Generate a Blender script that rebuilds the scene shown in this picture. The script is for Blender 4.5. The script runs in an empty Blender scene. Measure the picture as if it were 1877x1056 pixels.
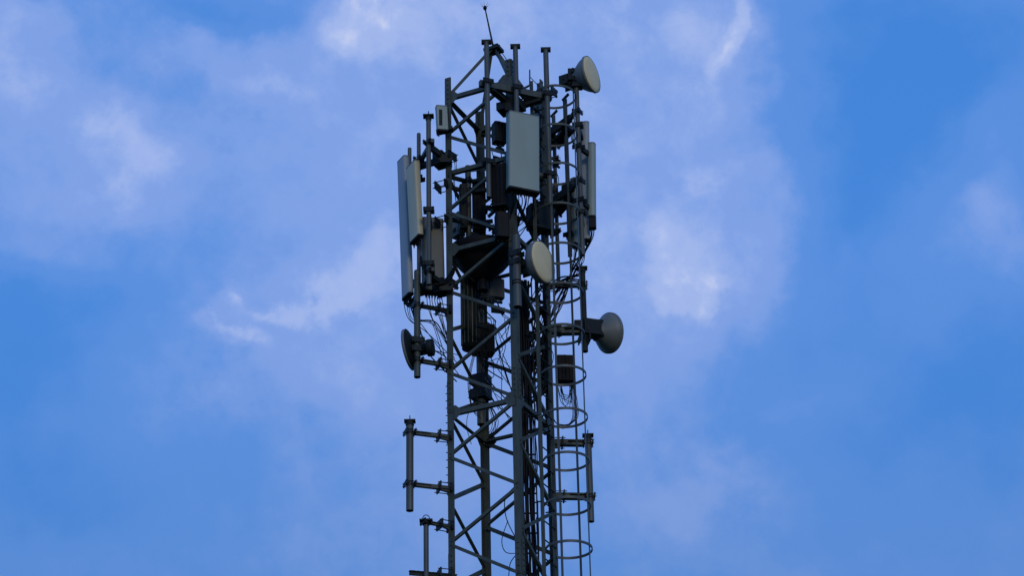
import bpy, math, random
from mathutils import Vector, Matrix, Euler

# ------------------------------------------------------------------ camera
S = bpy.context.scene
PITCH, ROLL, F_PX = math.radians(27.888), math.radians(1.212), 4580.7
EYE = Vector((0, 0, 1.6))
cam_d = bpy.data.cameras.new('camera')
cam = bpy.data.objects.new('camera', cam_d)
S.collection.objects.link(cam)
cam.location = EYE
ROT = Matrix.Rotation(math.pi / 2 + PITCH, 3, 'X') @ Matrix.Rotation(-ROLL, 3, 'Z')
cam.rotation_euler = ROT.to_euler()
cam_d.sensor_width = 36
cam_d.lens = 36 * F_PX / 1877
cam_d.clip_start = 0.1
cam_d.clip_end = 6000
S.camera = cam

# ------------------------------------------------------------------ exposure
S.view_settings.view_transform = 'Standard'
S.view_settings.look = 'None'
S.view_settings.exposure = 0
S.view_settings.gamma = 1

# ------------------------------------------------------------------ sun (soft, low, behind the viewer's right shoulder)
SUN_AZ, SUN_EL = math.radians(168), math.radians(13)     # clockwise from +Y
sun_d = bpy.data.lights.new('sun', 'SUN')
sun_d.energy = 0.6
sun_d.angle = math.radians(14)
sun_d.color = (1.0, 0.84, 0.62)
sun = bpy.data.objects.new('sun', sun_d)
S.collection.objects.link(sun)
sdir = Vector((math.sin(SUN_AZ) * math.cos(SUN_EL), math.cos(SUN_AZ) * math.cos(SUN_EL), math.sin(SUN_EL)))
sun.rotation_euler = sdir.to_track_quat('Z', 'Y').to_euler()
sun.location = (20, -20, 40)

# ------------------------------------------------------------------ world: Nishita sky with drifting cloud
W = bpy.data.worlds.new('World')
S.world = W
W.use_nodes = True
nt = W.node_tree
nt.nodes.clear()
def N(t, **k):
    n = nt.nodes.new(t)
    for a, b in k.items():
        setattr(n, a, b)
    return n
def LK(a, b):
    nt.links.new(a, b)
def M_(op, a, b=None, c=None, clamp=False):
    n = N('ShaderNodeMath', operation=op, use_clamp=clamp)
    for i, v in enumerate((a, b, c)):
        if v is None:
            continue
        if isinstance(v, (int, float)):
            n.inputs[i].default_value = v
        else:
            LK(v, n.inputs[i])
    return n.outputs[0]
sky = N('ShaderNodeTexSky', sky_type='NISHITA')
sky.sun_disc = False
sky.sun_elevation = SUN_EL
sky.sun_rotation = SUN_AZ
sky.altitude = 100
sky.air_density = 1.0
sky.dust_density = 0.3
sky.ozone_density = 3.0
K = 4580.7
tc = N('ShaderNodeTexCoord')
sp = N('ShaderNodeSeparateXYZ')
LK(tc.outputs['Generated'], sp.inputs[0])
az = M_('ARCTAN2', sp.outputs[0], sp.outputs[1])
el = M_('ARCSINE', sp.outputs[2])
U = M_('MULTIPLY', az, math.cos(PITCH) * 4.5807)      # units: 1/4.58 rad of arc
V = M_('MULTIPLY', el, 4.5807)
cb = N('ShaderNodeCombineXYZ')
LK(U, cb.inputs[0]); LK(V, cb.inputs[1])
def noise(scale, detail, rough, src, dist=0.0):
    n = N('ShaderNodeTexNoise')
    n.inputs['Scale'].default_value = scale
    n.inputs['Detail'].default_value = detail
    n.inputs['Roughness'].default_value = rough
    n.inputs['Distortion'].default_value = dist
    LK(src, n.inputs['Vector'])
    return n
# soft warp of the cloud field
w1 = noise(3.2, 6, 0.55, tc.outputs['Generated'])
w1.inputs['Scale'].default_value = 22
sub = N('ShaderNodeVectorMath', operation='SUBTRACT'); LK(w1.outputs['Color'], sub.inputs[0]); sub.inputs[1].default_value = (.5, .5, .5)
scl = N('ShaderNodeVectorMath', operation='SCALE'); LK(sub.outputs[0], scl.inputs[0]); scl.inputs['Scale'].default_value = 0.30
add = N('ShaderNodeVectorMath', operation='ADD'); LK(cb.outputs[0], add.inputs[0]); LK(scl.outputs[0], add.inputs[1])
warp = add.outputs[0]

def ray(px, py):
    return (ROT @ Vector(((px - 938.5) / F_PX, -(py - 528) / F_PX, -1))).normalized()
def uv(px, py):
    d = ray(px, py)
    return math.atan2(d.x, d.y) * math.cos(PITCH) * 4.5807, math.asin(d.z) * 4.5807
# banks of cloud and gaps of blue: where each lies in the sky (centre, half sizes, tilt, density)
CLOUDS = [
 # broad veils
 (1000, 300, 520, 560, 0, .22), (1000, 60, 520, 200, 0, .22), (80, 200, 230, 220, 20, .26), (330, 300, 330, 160, 25, .14),
 (640, 430, 300, 300, 0, .16), (1270, 330, 330, 160, 0, .10), (1250, 450, 260, 260, 20, .12), (560, 600, 420, 200, -10, .10),
 (1180, 800, 380, 330, 0, .06), (700, 900, 500, 260, 0, .08), (1700, 960, 350, 160, 0, .06), (1800, 400, 140, 130, 0, .18),
 (650, 800, 330, 260, 0, .05), (750, 250, 260, 200, 0, .1),
 # brighter wisps
 (655, 75, 90, 80, -25, .30), (690, 40, 40, 30, -20, .22), (650, 105, 40, 25, 0, .15), (700, 35, 60, 40, 0, .18), (640, 100, 45, 40, 0, .2), (1350, 45, 36, 70, 18, .36), (1325, 85, 26, 40, 25, .20), (1300, 120, 130, 110, 25, .22),
 (1235, 500, 80, 60, 20, .34), (1280, 512, 38, 40, -20, .26), (1200, 535, 60, 20, 10, .26), (1310, 450, 150, 110, 30, .16), (1310, 330, 50, 40, 0, .16),
 (450, 614, 50, 22, 0, .44), (515, 566, 60, 20, -12, .34), (600, 532, 80, 24, -22, .28), (680, 500, 120, 50, -15, .20),
 (210, 265, 90, 60, 20, .26), (190, 330, 110, 50, 10, .10), (20, 140, 60, 90, 0, .24), (40, 20, 90, 40, 0, .20), (480, 180, 110, 30, 18, .22), (370, 115, 160, 60, 15, .12),
 (860, 30, 140, 60, 0, .20), (1180, 30, 200, 60, 0, .14), (1800, 400, 60, 50, 0, .10), (600, 690, 120, 40, 20, .12),
 (1320, 880, 60, 30, 0, .10), (1260, 920, 110, 40, 0, .10), (1540, 740, 130, 40, -15, .08), (1690, 600, 200, 60, -30, .08),
 (540, 960, 260, 60, 0, .10), (160, 1000, 200, 60, 0, .06), (980, 560, 330, 120, 0, .10), (1120, 620, 130, 160, 0, .08), (100, 480, 160, 40, 5, .10),
 # blue gaps
 (390, 10, 200, 55, 8, -.26), (200, 110, 90, 60, 30, -.12), (1600, 150, 190, 260, 0, -.28), (1760, 60, 200, 120, 0, -.18), (1680, 300, 140, 200, 0, -.14), (1540, 420, 130, 130, 0, -.16),
 (1800, 720, 240, 190, 0, -.24), (1480, 620, 130, 120, 0, -.10), (30, 680, 190, 150, 0, -.26), (60, 560, 260, 80, 0, -.12), (420, 420, 200, 90, 0, -.08), (300, 900, 420, 130, 0, -.12),
 (60, 910, 150, 120, 0, -.12), (480, 500, 180, 80, -20, -.06), (1340, 250, 160, 70, 0, -.08), (330, 190, 90, 70, 0, -.10), (1560, 880, 180, 120, 0, -.08), (1100, 260, 60, 40, 0, .05), (520, 380, 180, 70, 0, -.05),
 (800, 150, 90, 80, 0, -.04), (1150, 400, 50, 60, 0, -.05),
]
tot = None
for (x, y, rx, ry, ang, a) in CLOUDS:
    u, v = uv(x, y)
    mp = N('ShaderNodeMapping', vector_type='TEXTURE')
    mp.inputs['Location'].default_value = (u, v, 0)
    mp.inputs['Rotation'].default_value = (0, 0, math.radians(-ang))
    kr = 1.4 if (a > .2 and rx <= 90) else 1.75
    mp.inputs['Scale'].default_value = (rx * kr / 1000, ry * kr / 1000, 1)
    LK(warp, mp.inputs['Vector'])
    ln = N('ShaderNodeVectorMath', operation='DOT_PRODUCT')
    LK(mp.outputs[0], ln.inputs[0]); LK(mp.outputs[0], ln.inputs[1])
    g_ = M_('POWER', 2.71828, M_('MULTIPLY', ln.outputs['Value'], -3.2 if rx > 150 else -2.6))
    amp = a * (.75 if (a > 0 and rx > 150) else 1.0)
    tot = M_('MULTIPLY', g_, amp) if tot is None else M_('MULTIPLY_ADD', g_, amp, tot)
n2 = noise(14, 7, 0.55, tc.outputs['Generated'], 0.3)
n3 = noise(55, 7, 0.62, tc.outputs['Generated'], 0.2)
base = M_('ADD', tot, M_('MULTIPLY_ADD', n2.outputs['Fac'], 0.34, -0.17 + 0.27))
fine = M_('MULTIPLY', M_('SUBTRACT', n3.outputs['Fac'], 0.5), M_('MULTIPLY_ADD', M_('MAXIMUM', tot, 0.0), 1.3, 0.14))
dsum = M_('MAXIMUM', M_('ADD', base, fine), 0.0)
dens = M_('SUBTRACT', 1.0, M_('POWER', 2.71828, M_('MULTIPLY', dsum, -1.0)), clamp=True)
ramp = N('ShaderNodeValToRGB')
cr = ramp.color_ramp
cr.interpolation = 'EASE'
def lin(c):
    return tuple(((v / 255) / 12.92 if v / 255 <= .04045 else ((v / 255 + .055) / 1.055) ** 2.4) for v in c) + (1,)
stops = [(0.0, (64, 136, 228)), (0.22, (91, 147, 231)), (0.42, (132, 166, 236)), (0.6, (165, 187, 241)), (0.8, (218, 223, 246))]
cr.elements[0].position, cr.elements[0].color = 0, lin(stops[0][1])
cr.elements[1].position, cr.elements[1].color = .8, lin(stops[-1][1])
for p_, c_ in stops[1:-1]:
    e = cr.elements.new(p_); e.color = lin(c_)
LK(dens, ramp.inputs[0])
bgs = N('ShaderNodeBackground'); bgs.inputs['Strength'].default_value = 0.12
LK(sky.outputs[0], bgs.inputs['Color'])
bgc = N('ShaderNodeBackground')
dim = N('ShaderNodeMapRange', interpolation_type='SMOOTHSTEP')      # the evening sky dims a little towards the horizon
dim.inputs['From Min'].default_value = math.radians(14); dim.inputs['From Max'].default_value = math.radians(30)
dim.inputs['To Min'].default_value = .76; dim.inputs['To Max'].default_value = 1.0
LK(el, dim.inputs['Value']); LK(dim.outputs[0], bgc.inputs['Strength'])
LK(ramp.outputs[0], bgc.inputs['Color'])
mx = N('ShaderNodeMixShader')
fac = M_('MULTIPLY_ADD', dens, 0.2, 0.8, clamp=True)
LK(fac, mx.inputs[0]); LK(bgs.outputs[0], mx.inputs[1]); LK(bgc.outputs[0], mx.inputs[2])
wo = N('ShaderNodeOutputWorld')
LK(mx.outputs[0], wo.inputs['Surface'])

# ------------------------------------------------------------------ materials
def mat(name, col, rough=.6, metal=0., var=.25, nscale=6., tint=None, streak=0., bump=0., spec=.5):
    m = bpy.data.materials.new(name)
    m.use_nodes = True
    t = m.node_tree
    b = t.nodes['Principled BSDF']
    b.inputs['Roughness'].default_value = rough
    b.inputs['Metallic'].default_value = metal
    b.inputs['Specular IOR Level'].default_value = spec
    c = t.nodes.new('ShaderNodeTexCoord')
    n = t.nodes.new('ShaderNodeTexNoise')
    n.inputs['Scale'].default_value = nscale
    n.inputs['Detail'].default_value = 6
    n.inputs['Roughness'].default_value = .6
    src = c.outputs['Object']
    if streak:
        mp = t.nodes.new('ShaderNodeMapping')
        mp.inputs['Scale'].default_value = (1, 1, streak)
        t.links.new(src, mp.inputs[0]); src = mp.outputs[0]
    t.links.new(src, n.inputs['Vector'])
    r = t.nodes.new('ShaderNodeValToRGB')
    lo = [v * (1 - var) for v in col]
    hi = [min(1, v * (1 + var)) for v in col]
    if tint:
        lo = [lo[i] * tint[i] for i in range(3)]
    r.color_ramp.elements[0].position = .3
    r.color_ramp.elements[1].position = .7
    r.color_ramp.elements[0].color = (*lo, 1)
    r.color_ramp.elements[1].color = (*hi, 1)
    t.links.new(n.outputs['Fac'], r.inputs[0])
    t.links.new(r.outputs[0], b.inputs['Base Color'])
    if bump:
        bp = t.nodes.new('ShaderNodeBump')
        bp.inputs['Strength'].default_value = bump
        bp.inputs['Distance'].default_value = .01
        t.links.new(n.outputs['Fac'], bp.inputs['Height'])
        t.links.new(bp.outputs[0], b.inputs['Normal'])
    return m
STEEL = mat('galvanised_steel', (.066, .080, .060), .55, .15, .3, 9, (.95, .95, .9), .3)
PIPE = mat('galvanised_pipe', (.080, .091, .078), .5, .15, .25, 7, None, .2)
DARK = mat('weathered_dark_steel', (.018, .026, .024), .6, .1, .35, 10, spec=.22)
BOLT = mat('bolt_steel', (.016, .021, .020), .5, .2, .2, 20, spec=.22)
RAD = mat('radome_grey_plastic', (.31, .375, .31), .5, 0, .07, 3, (.97, .97, .93), .25)
RADC = mat('radome_cream_plastic', (.60, .555, .36), .5, 0, .07, 3, (.95, .93, .85), .25)
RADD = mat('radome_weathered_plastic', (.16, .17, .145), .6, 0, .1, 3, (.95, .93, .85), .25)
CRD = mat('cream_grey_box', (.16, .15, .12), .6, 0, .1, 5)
RADB = mat('radome_blue_grey_plastic', (.34, .39, .40), .5, 0, .06, 3, None, .25)
CREAM = mat('radome_cream_fabric', (.82, .68, .36), .6, 0, .05, 4, (1, .98, .92))
SHR = mat('painted_dish_shell', (.16, .185, .175), .5, 0, .12, 5)
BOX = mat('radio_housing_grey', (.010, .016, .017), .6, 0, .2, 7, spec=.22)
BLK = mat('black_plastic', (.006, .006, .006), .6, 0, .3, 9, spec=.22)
CAB = mat('cable_jacket', (.004, .004, .004), .6, 0, .3, 12, spec=.22)
GLS = mat('pale_blue_housing', (.30, .37, .42), .35, 0, .1, 8)
GRD = mat('dry_grass_ground', (.05, .06, .03), .95, 0, .5, .35, (1.2, .9, .8))
CON = mat('concrete', (.3, .29, .27), .9, 0, .15, 3)

# ------------------------------------------------------------------ helpers
Z = Vector((0, 0, 1))
D0 = 32.359
def at(px, py, d=0.):
    """the point seen at that photo pixel, d metres behind the tower's middle"""
    r = ray(px, py)
    return EYE + r * ((D0 + d - EYE.y) / r.y)
def proj(P):
    q = ROT.transposed() @ (Vector(P) - EYE)
    return 938.5 - F_PX * q.x / q.z, 528 + F_PX * q.y / q.z
def zat(x, y, py):
    """height at which a plumb line through (x, y) crosses photo row py"""
    lo, hi = -5., 45.
    for _ in range(45):
        m = (lo + hi) / 2
        if proj((x, y, m))[1] > py: lo = m
        else: hi = m
    return m

class MB:
    def __init__(s):
        s.v, s.f, s.sm = [], [], []
    def add(s, vs, fs, smooth=False):
        o = len(s.v)
        s.v += [Vector(v) for v in vs]
        s.f += [tuple(i + o for i in f) for f in fs]
        s.sm += [smooth] * len(fs)
        return s
    def prism(s, prof, p, q, x, y, smooth=False, cap=True):
        """profile [(a,b)] swept from p to q along axes x, y"""
        p, q = Vector(p), Vector(q)
        n = len(prof)
        vs = [p + x * a + y * b for a, b in prof] + [q + x * a + y * b for a, b in prof]
        fs = [(i, (i + 1) % n, n + (i + 1) % n, n + i) for i in range(n)]
        s.add(vs, fs, smooth)
        if cap:
            s.add(vs[:n], [tuple(range(n - 1, -1, -1))]); s.add(vs[n:], [tuple(range(n))])
        return s
    def axes(s, p, q, up=None):
        a = (Vector(q) - Vector(p)).normalized()
        up = Vector(up) if up is not None else (Z if abs(a.z) < .95 else Vector((0, 1, 0)))
        x = a.cross(up).normalized()
        return a, x, x.cross(a).normalized()
    def bar(s, p, q, w, h, up=None):
        a, x, y = s.axes(p, q, up)
        w, h = w / 2, h / 2
        return s.prism([(-w, -h), (w, -h), (w, h), (-w, h)], p, q, x, y)
    def tube(s, p, q, r, n=14, r2=None, cap=True):
        a, x, y = s.axes(p, q)
        r2 = r if r2 is None else r2
        p, q = Vector(p), Vector(q)
        cs = [(math.cos(2 * math.pi * i / n), math.sin(2 * math.pi * i / n)) for i in range(n)]
        vs = [p + (x * c + y * t) * r for c, t in cs] + [q + (x * c + y * t) * r2 for c, t in cs]
        s.add(vs, [(i, (i + 1) % n, n + (i + 1) % n, n + i) for i in range(n)], True)
        if cap:
            s.add(vs[:n], [tuple(range(n - 1, -1, -1))]); s.add(vs[n:], [tuple(range(n))])
        return s
    def hollow(s, p, q, r, t=.006, n=16):
        """open pipe with a wall and a dark bore"""
        a, x, y = s.axes(p, q)
        p, q = Vector(p), Vector(q)
        cs = [(math.cos(2 * math.pi * i / n), math.sin(2 * math.pi * i / n)) for i in range(n)]
        rings = [[c0 + (x * c + y * u_) * rr for c, u_ in cs] for c0, rr in ((p, r), (q, r), (q, r - t), (p, r - t))]
        vs = sum(rings, [])
        for k in range(4):
            o, o2 = k * n, ((k + 1) % 4) * n
            s.add([], []);
            base = len(s.v)
            s.add(rings[k] + rings[(k + 1) % 4], [(i, (i + 1) % n, n + (i + 1) % n, n + i) for i in range(n)], k in (0, 2))
        return s
    def angle(s, p, q, w1, w2, t, x, y):
        """L section: outer corner on p-q, flanges w1 along x and w2 along y"""
        return s.prism([(0, 0), (w1, 0), (w1, t), (t, t), (t, w2), (0, w2)], p, q, Vector(x), Vector(y))
    def box(s, c, sx, sy, sz, ex=(1, 0, 0), ez=(0, 0, 1)):
        ex, ez = Vector(ex).normalized(), Vector(ez).normalized()
        ey = ez.cross(ex).normalized()
        c = Vector(c)
        vs = [c + ex * (sx / 2 * i) + ey * (sy / 2 * j) + ez * (sz / 2 * k) for k in (-1, 1) for j in (-1, 1) for i in (-1, 1)]
        return s.add(vs, [(0, 2, 3, 1), (4, 5, 7, 6), (0, 1, 5, 4), (2, 6, 7, 3), (0, 4, 6, 2), (1, 3, 7, 5)])
    def lathe(s, prof, o, ax, n=40):
        """profile [(distance along axis, radius)]"""
        o, ax = Vector(o), Vector(ax).normalized()
        x = ax.cross(Z if abs(ax.z) < .95 else Vector((0, 1, 0))).normalized()
        y = x.cross(ax)
        vs, fs = [], []
        for h, r in prof:
            for i in range(n):
                a = 2 * math.pi * i / n
                vs.append(o + ax * h + (x * math.cos(a) + y * math.sin(a)) * max(r, .0004))
        for k in range(len(prof) - 1):
            for i in range(n):
                j = (i + 1) % n
                fs.append((k * n + i, k * n + j, (k + 1) * n + j, (k + 1) * n + i))
        return s.add(vs, fs, True)
    def path(s, pts, r, n=6, cyc=False, flat=None):
        """tube through points; flat=(half thickness, half width along Z) makes a flat bar"""
        m = len(pts)
        pts = [Vector(p) for p in pts]
        vs = []
        x = None
        for i, p in enumerate(pts):
            if cyc: a = pts[(i + 1) % m] - pts[i - 1]
            else: a = pts[min(i + 1, m - 1)] - pts[max(i - 1, 0)]
            a.normalize()
            if flat or x is None:
                x = a.cross(Z if abs(a.z) < .9 else Vector((.3, 1, 0)).normalized()).normalized()
            else:
                x = (x - a * x.dot(a)).normalized()
            y = x.cross(a)
            if flat:
                vs += [p + x * c * flat[0] + y * e_ * flat[1] for c, e_ in ((-1, -1), (1, -1), (1, 1), (-1, 1))]
            else:
                vs += [p + (x * math.cos(2 * math.pi * j / n) + y * math.sin(2 * math.pi * j / n)) * r for j in range(n)]
        nn = 4 if flat else n
        fs = []
        for i in range(m if cyc else m - 1):
            k = (i + 1) % m
            fs += [(i * nn + j, i * nn + (j + 1) % nn, k * nn + (j + 1) % nn, k * nn + j) for j in range(nn)]
        if not cyc:
            fs += [tuple(range(nn - 1, -1, -1)), tuple((m - 1) * nn + j for j in range(nn))]
        return s.add(vs, fs, not flat)
    def build(s, name, m, parent=None):
        me = bpy.data.meshes.new(name)
        off = Vector((0, 0, 0))
        if parent is not None:
            q = parent
            while q is not None:
                off += q.location; q = q.parent
            loc = Vector((0, 0, 0))
        else:
            loc = sum(s.v, Vector()) / len(s.v)
            loc.z = min(v.z for v in s.v)
            off = loc
        me.from_pydata([v - off for v in s.v], [], s.f)
        me.polygons.foreach_set('use_smooth', s.sm)
        me.validate(); me.update()
        me.materials.append(m)
        o = bpy.data.objects.new(name, me)
        S.collection.objects.link(o)
        o.location = loc
        if parent is not None:
            o.parent = parent
        return o
def empty(name, loc, label, cat, group=None):
    o = bpy.data.objects.new(name, None)
    S.collection.objects.link(o)
    o.location = loc
    o['label'] = label; o['category'] = cat
    if group: o['group'] = group
    return o
def tag(o, label, cat, group=None):
    o['label'] = label; o['category'] = cat
    if group: o['group'] = group
    return o
def hvec(p, q):
    v = Vector(q) - Vector(p); v.z = 0
    return v.normalized()
rnd = random.Random(7)

# ------------------------------------------------------------------ ground
gm = MB()
R_ = [0, 6, 20, 60, 200, 700, 2500]
gm.add([(0, 0, 0)] , [])
vs, fs = [(0, D0, 0)], []
for k, rr in enumerate(R_[1:]):
    for i in range(48):
        a = 2 * math.pi * i / 48
        vs.append((rr * math.cos(a), D0 + rr * math.sin(a), -.0004 * rr if rr > 60 else 0))
for i in range(48):
    fs.append((0, 1 + i, 1 + (i + 1) % 48))
for k in range(len(R_) - 2):
    for i in range(48):
        j = (i + 1) % 48
        a, b = 1 + k * 48, 1 + (k + 1) * 48
        fs.append((a + i, b + i, b + j, a + j))
g = MB().add(vs, fs).build('ground', GRD)
g['kind'] = 'structure'

# ------------------------------------------------------------------ the lattice tower
TH = math.radians(25.821)
XC, SIDE, Z0, DZ = -.2053, 1.12, 21.864, .6592
u = Vector((math.cos(TH), -math.sin(TH), 0))      # from the left leg to the nearest leg
v = Vector((math.sin(TH), math.cos(TH), 0))       # from the nearest leg to the right leg
AX = Vector((XC, D0, 0))
cL = AX - u * SIDE / 2 - v * SIDE / 2
cF = cL + u * SIDE
cR = cF + v * SIDE
cB = cL + v * SIDE
FL = .10
def lev(k): return Z0 - DZ * k
def P(c, z):
    return Vector((c.x, c.y, z))
tower = empty('lattice_tower', (AX.x, AX.y, 0), 'tall four legged galvanised steel lattice tower carrying all the antennas', 'tower')
tops = {'L': zat(cL.x, cL.y, 144), 'F': zat(cF.x, cF.y, 107), 'R': zat(cR.x, cR.y, 150), 'B': zat(cB.x, cB.y, 205)}
for nm, c, x, y in (('L', cL, u, v), ('F', cF, -u, v), ('R', cR, -u, -v), ('B', cB, u, -v)):
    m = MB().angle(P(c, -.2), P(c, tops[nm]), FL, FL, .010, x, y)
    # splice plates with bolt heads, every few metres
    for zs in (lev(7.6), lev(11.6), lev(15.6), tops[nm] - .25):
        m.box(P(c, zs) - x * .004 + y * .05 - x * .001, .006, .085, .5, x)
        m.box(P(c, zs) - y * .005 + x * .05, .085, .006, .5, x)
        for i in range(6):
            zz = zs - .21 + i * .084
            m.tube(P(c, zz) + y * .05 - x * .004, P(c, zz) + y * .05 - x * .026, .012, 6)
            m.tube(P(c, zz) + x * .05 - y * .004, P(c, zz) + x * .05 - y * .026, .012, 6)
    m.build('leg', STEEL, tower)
# step bolts up the left leg
for i in range(14):
    zz = lev(7.3) - i * .115
    MB().tube(P(cL, zz) + v * .05, P(cL, zz) + v * .05 - u * .05, .007, 6).build('step_bolt', BOLT, tower)
def brace(ca, ka, cb_, kb, outn, w=.062, name='diagonal_brace', off=0., m_=None):
    """angle-iron brace between two legs, a flange's width inside the corner, on the outside of the leg flange"""
    a, b = P(ca, lev(ka)), P(cb_, lev(kb))
    e = hvec(a, b)
    # slope-preserving: pull the ends in to the middle of the flanges
    L_ = (b - a).length
    a2 = a.lerp(b, .045); b2 = b.lerp(a, .045)
    o_ = outn * (off)
    d = (b2 - a2).normalized()
    up = outn.cross(d).normalized()
    if up.z < 0: up = -up
    mb = MB()
    mb.angle(a2 + o_ - up * w / 2, b2 + o_ - up * w / 2, w, w * .9, .006, up, -outn)
    for q in (a2, b2):
        mb.tube(q + o_ + outn * .012, q + o_ - outn * .02, .012, 6)
    return mb.build(name, m_ or STEEL, tower)
faces = [(cL, cF, -v, 'LF'), (cF, cR, u, 'FR'), (cL, cB, -u, 'LB'), (cB, cR, v, 'BR')]
odd = {'LF': 0, 'FR': 1, 'LB': 0, 'BR': 1}     # which leg holds the odd nodes
NK = 20
for c1, c2, on, nm in faces:
    # first leg has nodes of one parity, second of the other
    first_odd = {'LF': True, 'FR': True, 'LB': False, 'BR': False}[nm]
    wv = {'LF': .044, 'FR': .052, 'LB': .060, 'BR': .060}[nm]
    for k in range(0, NK):
        ka = k if (k % 2 == 1) == first_odd else k + 1
        kb = k + 1 if ka == k else k
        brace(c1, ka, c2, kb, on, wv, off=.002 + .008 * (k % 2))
    for k in (0, 2, 4, 8, 16):
        if k == 2 and nm in ('BR', 'LB'): continue
        brace(c1, k, c2, k, on, .10 if (nm == 'LB' and k == 0) else .065, 'horizontal_brace', off=-.012)
# gusset plates at the main nodes
for c, dirs in ((cL, (u, v)), (cF, (-u, v)), (cB, (u, -v)), (cR, (-u, -v))):
    for k in (0, 4, 8):
        for e in dirs:
            n_ = e.cross(Z)
            zc = lev(k)
            q = P(c, zc) + e * .10
            MB().prism([(-.06, -.11), (.03, -.11), (.11, -.03), (.11, .03), (.03, .11), (-.06, .11)], q - n_ * .014, q - n_ * .008, e, Z).build('gusset_plate', STEEL, tower)
# pyramid of struts over the leg tops
apex = P(AX, 0); apex.z = zat(AX.x, AX.y, 92)
for c, kk in ((cL, 0), (cF, 0.1), (cR, 0), (cB, .35)):
    a = P(c, lev(kk)); e = hvec(a, apex)
    a = a + e * .05
    MB().angle(a, apex - e * .04 - Z * .03, .055, .05, .007, e.cross(Z), (Z * .8 - e * .6).normalized()).build('apex_strut', STEEL, tower)
cp = MB().box(apex, .26, .20, .05, u).box(apex + Z * .04 + u * .05, .07, .07, .1, u)
for i in (-1, 1):
    cp.tube(apex + u * .1 * i - Z * .05, apex + u * .1 * i + Z * .07, .012, 6)
cp.build('apex_plate', DARK, tower)
# concrete pads under the legs
for c in (cL, cF, cR, cB):
    MB().box(P(c, .08), .5, .5, .3, u).build('footing', CON, tower)

# lightning rod
rb = apex + Z * .03
rt = at(889, 14, 0)
rod = empty('lightning_rod', rb, 'thin leaning lightning rod with a spiked ball at the very top of the tower', 'lightning rod')
MB().tube(rb, rt, .016, 8, .010).build('pole', DARK, rod)
MB().lathe([(-.035, .001), (-.03, .022), (0, .032), (.03, .022), (.035, .001)], rt, Z, 12).build('ball', BLK, rod)
for i in range(7):
    a = 2 * math.pi * i / 7
    MB().tube(rt, rt + Vector((math.cos(a) * .8, math.sin(a) * .8, .75)).normalized() * .11, .004, 5, .001).build('spike', BLK, rod)
gp = [apex + Z * .06 + u * .03, at(912, 86, 0), at(920, 96, 0), at(928, 108, -.6)]
MB().path(gp, .006).build('ground_wire', BLK, rod)

# ------------------------------------------------------------------ ladder and safety cage
lm = cF + v * SIDE / 2 + u * .16
ladder = empty('caged_ladder', (lm.x, lm.y, 0), 'vertical steel ladder inside a round hooped safety cage on the tower\'s right face', 'ladder')
ltop = zat(lm.x, lm.y, 160)
for sg in (-1, 1):
    q = lm + v * .2 * sg
    MB().bar(P(q, .3), P(q, ltop), .012, .055, u).build('rail', STEEL, ladder)
for i in range(36):
    zz = lev(13.2) + i * .28
    if zz > ltop - .1: break
    MB().tube(P(lm - v * .2, zz), P(lm + v * .2, zz), .010, 8).build('rung', DARK, ladder)
for k in range(0, 14, 2):
    zz = lev(k) - .15
    for sg in (-1, 1):
        MB().bar(P(lm + v * .2 * sg, zz), P(lm + v * .2 * sg - u * .14, zz), .03, .008).build('standoff', DARK, ladder)
RC = .32
cc = lm + u * .29
def cage_pt(a, z, r=RC): return P(cc + (u * math.cos(a) + v * math.sin(a)) * r, z)
HY = [177, 247, 318, 391, 464, 537, 613, 688.5, 766, 846, 928, 1008]
hz = [zat(cc.x, cc.y, y) for y in HY]
hz += [hz[-1] - .655, hz[-1] - 1.31]
for i, zz in enumerate(hz):
    pts = [P(lm - v * .2, zz)]
    amax = math.radians(146)
    pts += [cage_pt(-amax + 2 * amax * j / 44, zz) for j in range(45)] + [P(lm + v * .2, zz)]
    MB().path(pts, 0, flat=(.006, .018)).build('hoop', PIPE if i > 6 else STEEL, ladder)
for a in (-math.radians(84), 0, math.radians(84)):
    q0, q1 = cage_pt(a, hz[-1] - .1, RC - .012), cage_pt(a, hz[0] + .03, RC - .012)
    rad = (u * math.cos(a) + v * math.sin(a))
    MB().bar(q0, q1, .034, .006, rad).build('strap', PIPE, ladder)

# ------------------------------------------------------------------ pipes, arms and clamps
def clamp_mb(mb, c, r, e, t=.07):
    """pair of plates and threaded bolts round a pipe at c; e = direction of the arm"""
    e = Vector(e).normalized(); x = e.cross(Z).normalized()
    for sg in (-1, 1):
        mb.box(c + e * sg * (r + .012), .016, r * 2 + .09, t, e)
        for s2 in (-1, 1):
            mb.tube(c + x * s2 * (r + .022) + Z * sg * .02 - e * (r + .035), c + x * s2 * (r + .022) + Z * sg * .02 + e * (r + .04), .006, 6)
    return mb
def leg_clamp(mb, c, z, e):
    """bolted clamp that grips a tower leg"""
    x = Vector(e).cross(Z).normalized(); e = Vector(e).normalized()
    q = P(c, z)
    mb.box(q + e * .03, .02, .2, .13, e)
    mb.box(q - e * .13, .02, .2, .13, e)
    for s1 in (-1, 1):
        for s2 in (-1, 1):
            mb.tube(q + x * .085 * s1 + Z * .045 * s2 + e * .05, q + x * .085 * s1 + Z * .045 * s2 - e * .17, .007, 6)
    return mb
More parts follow.
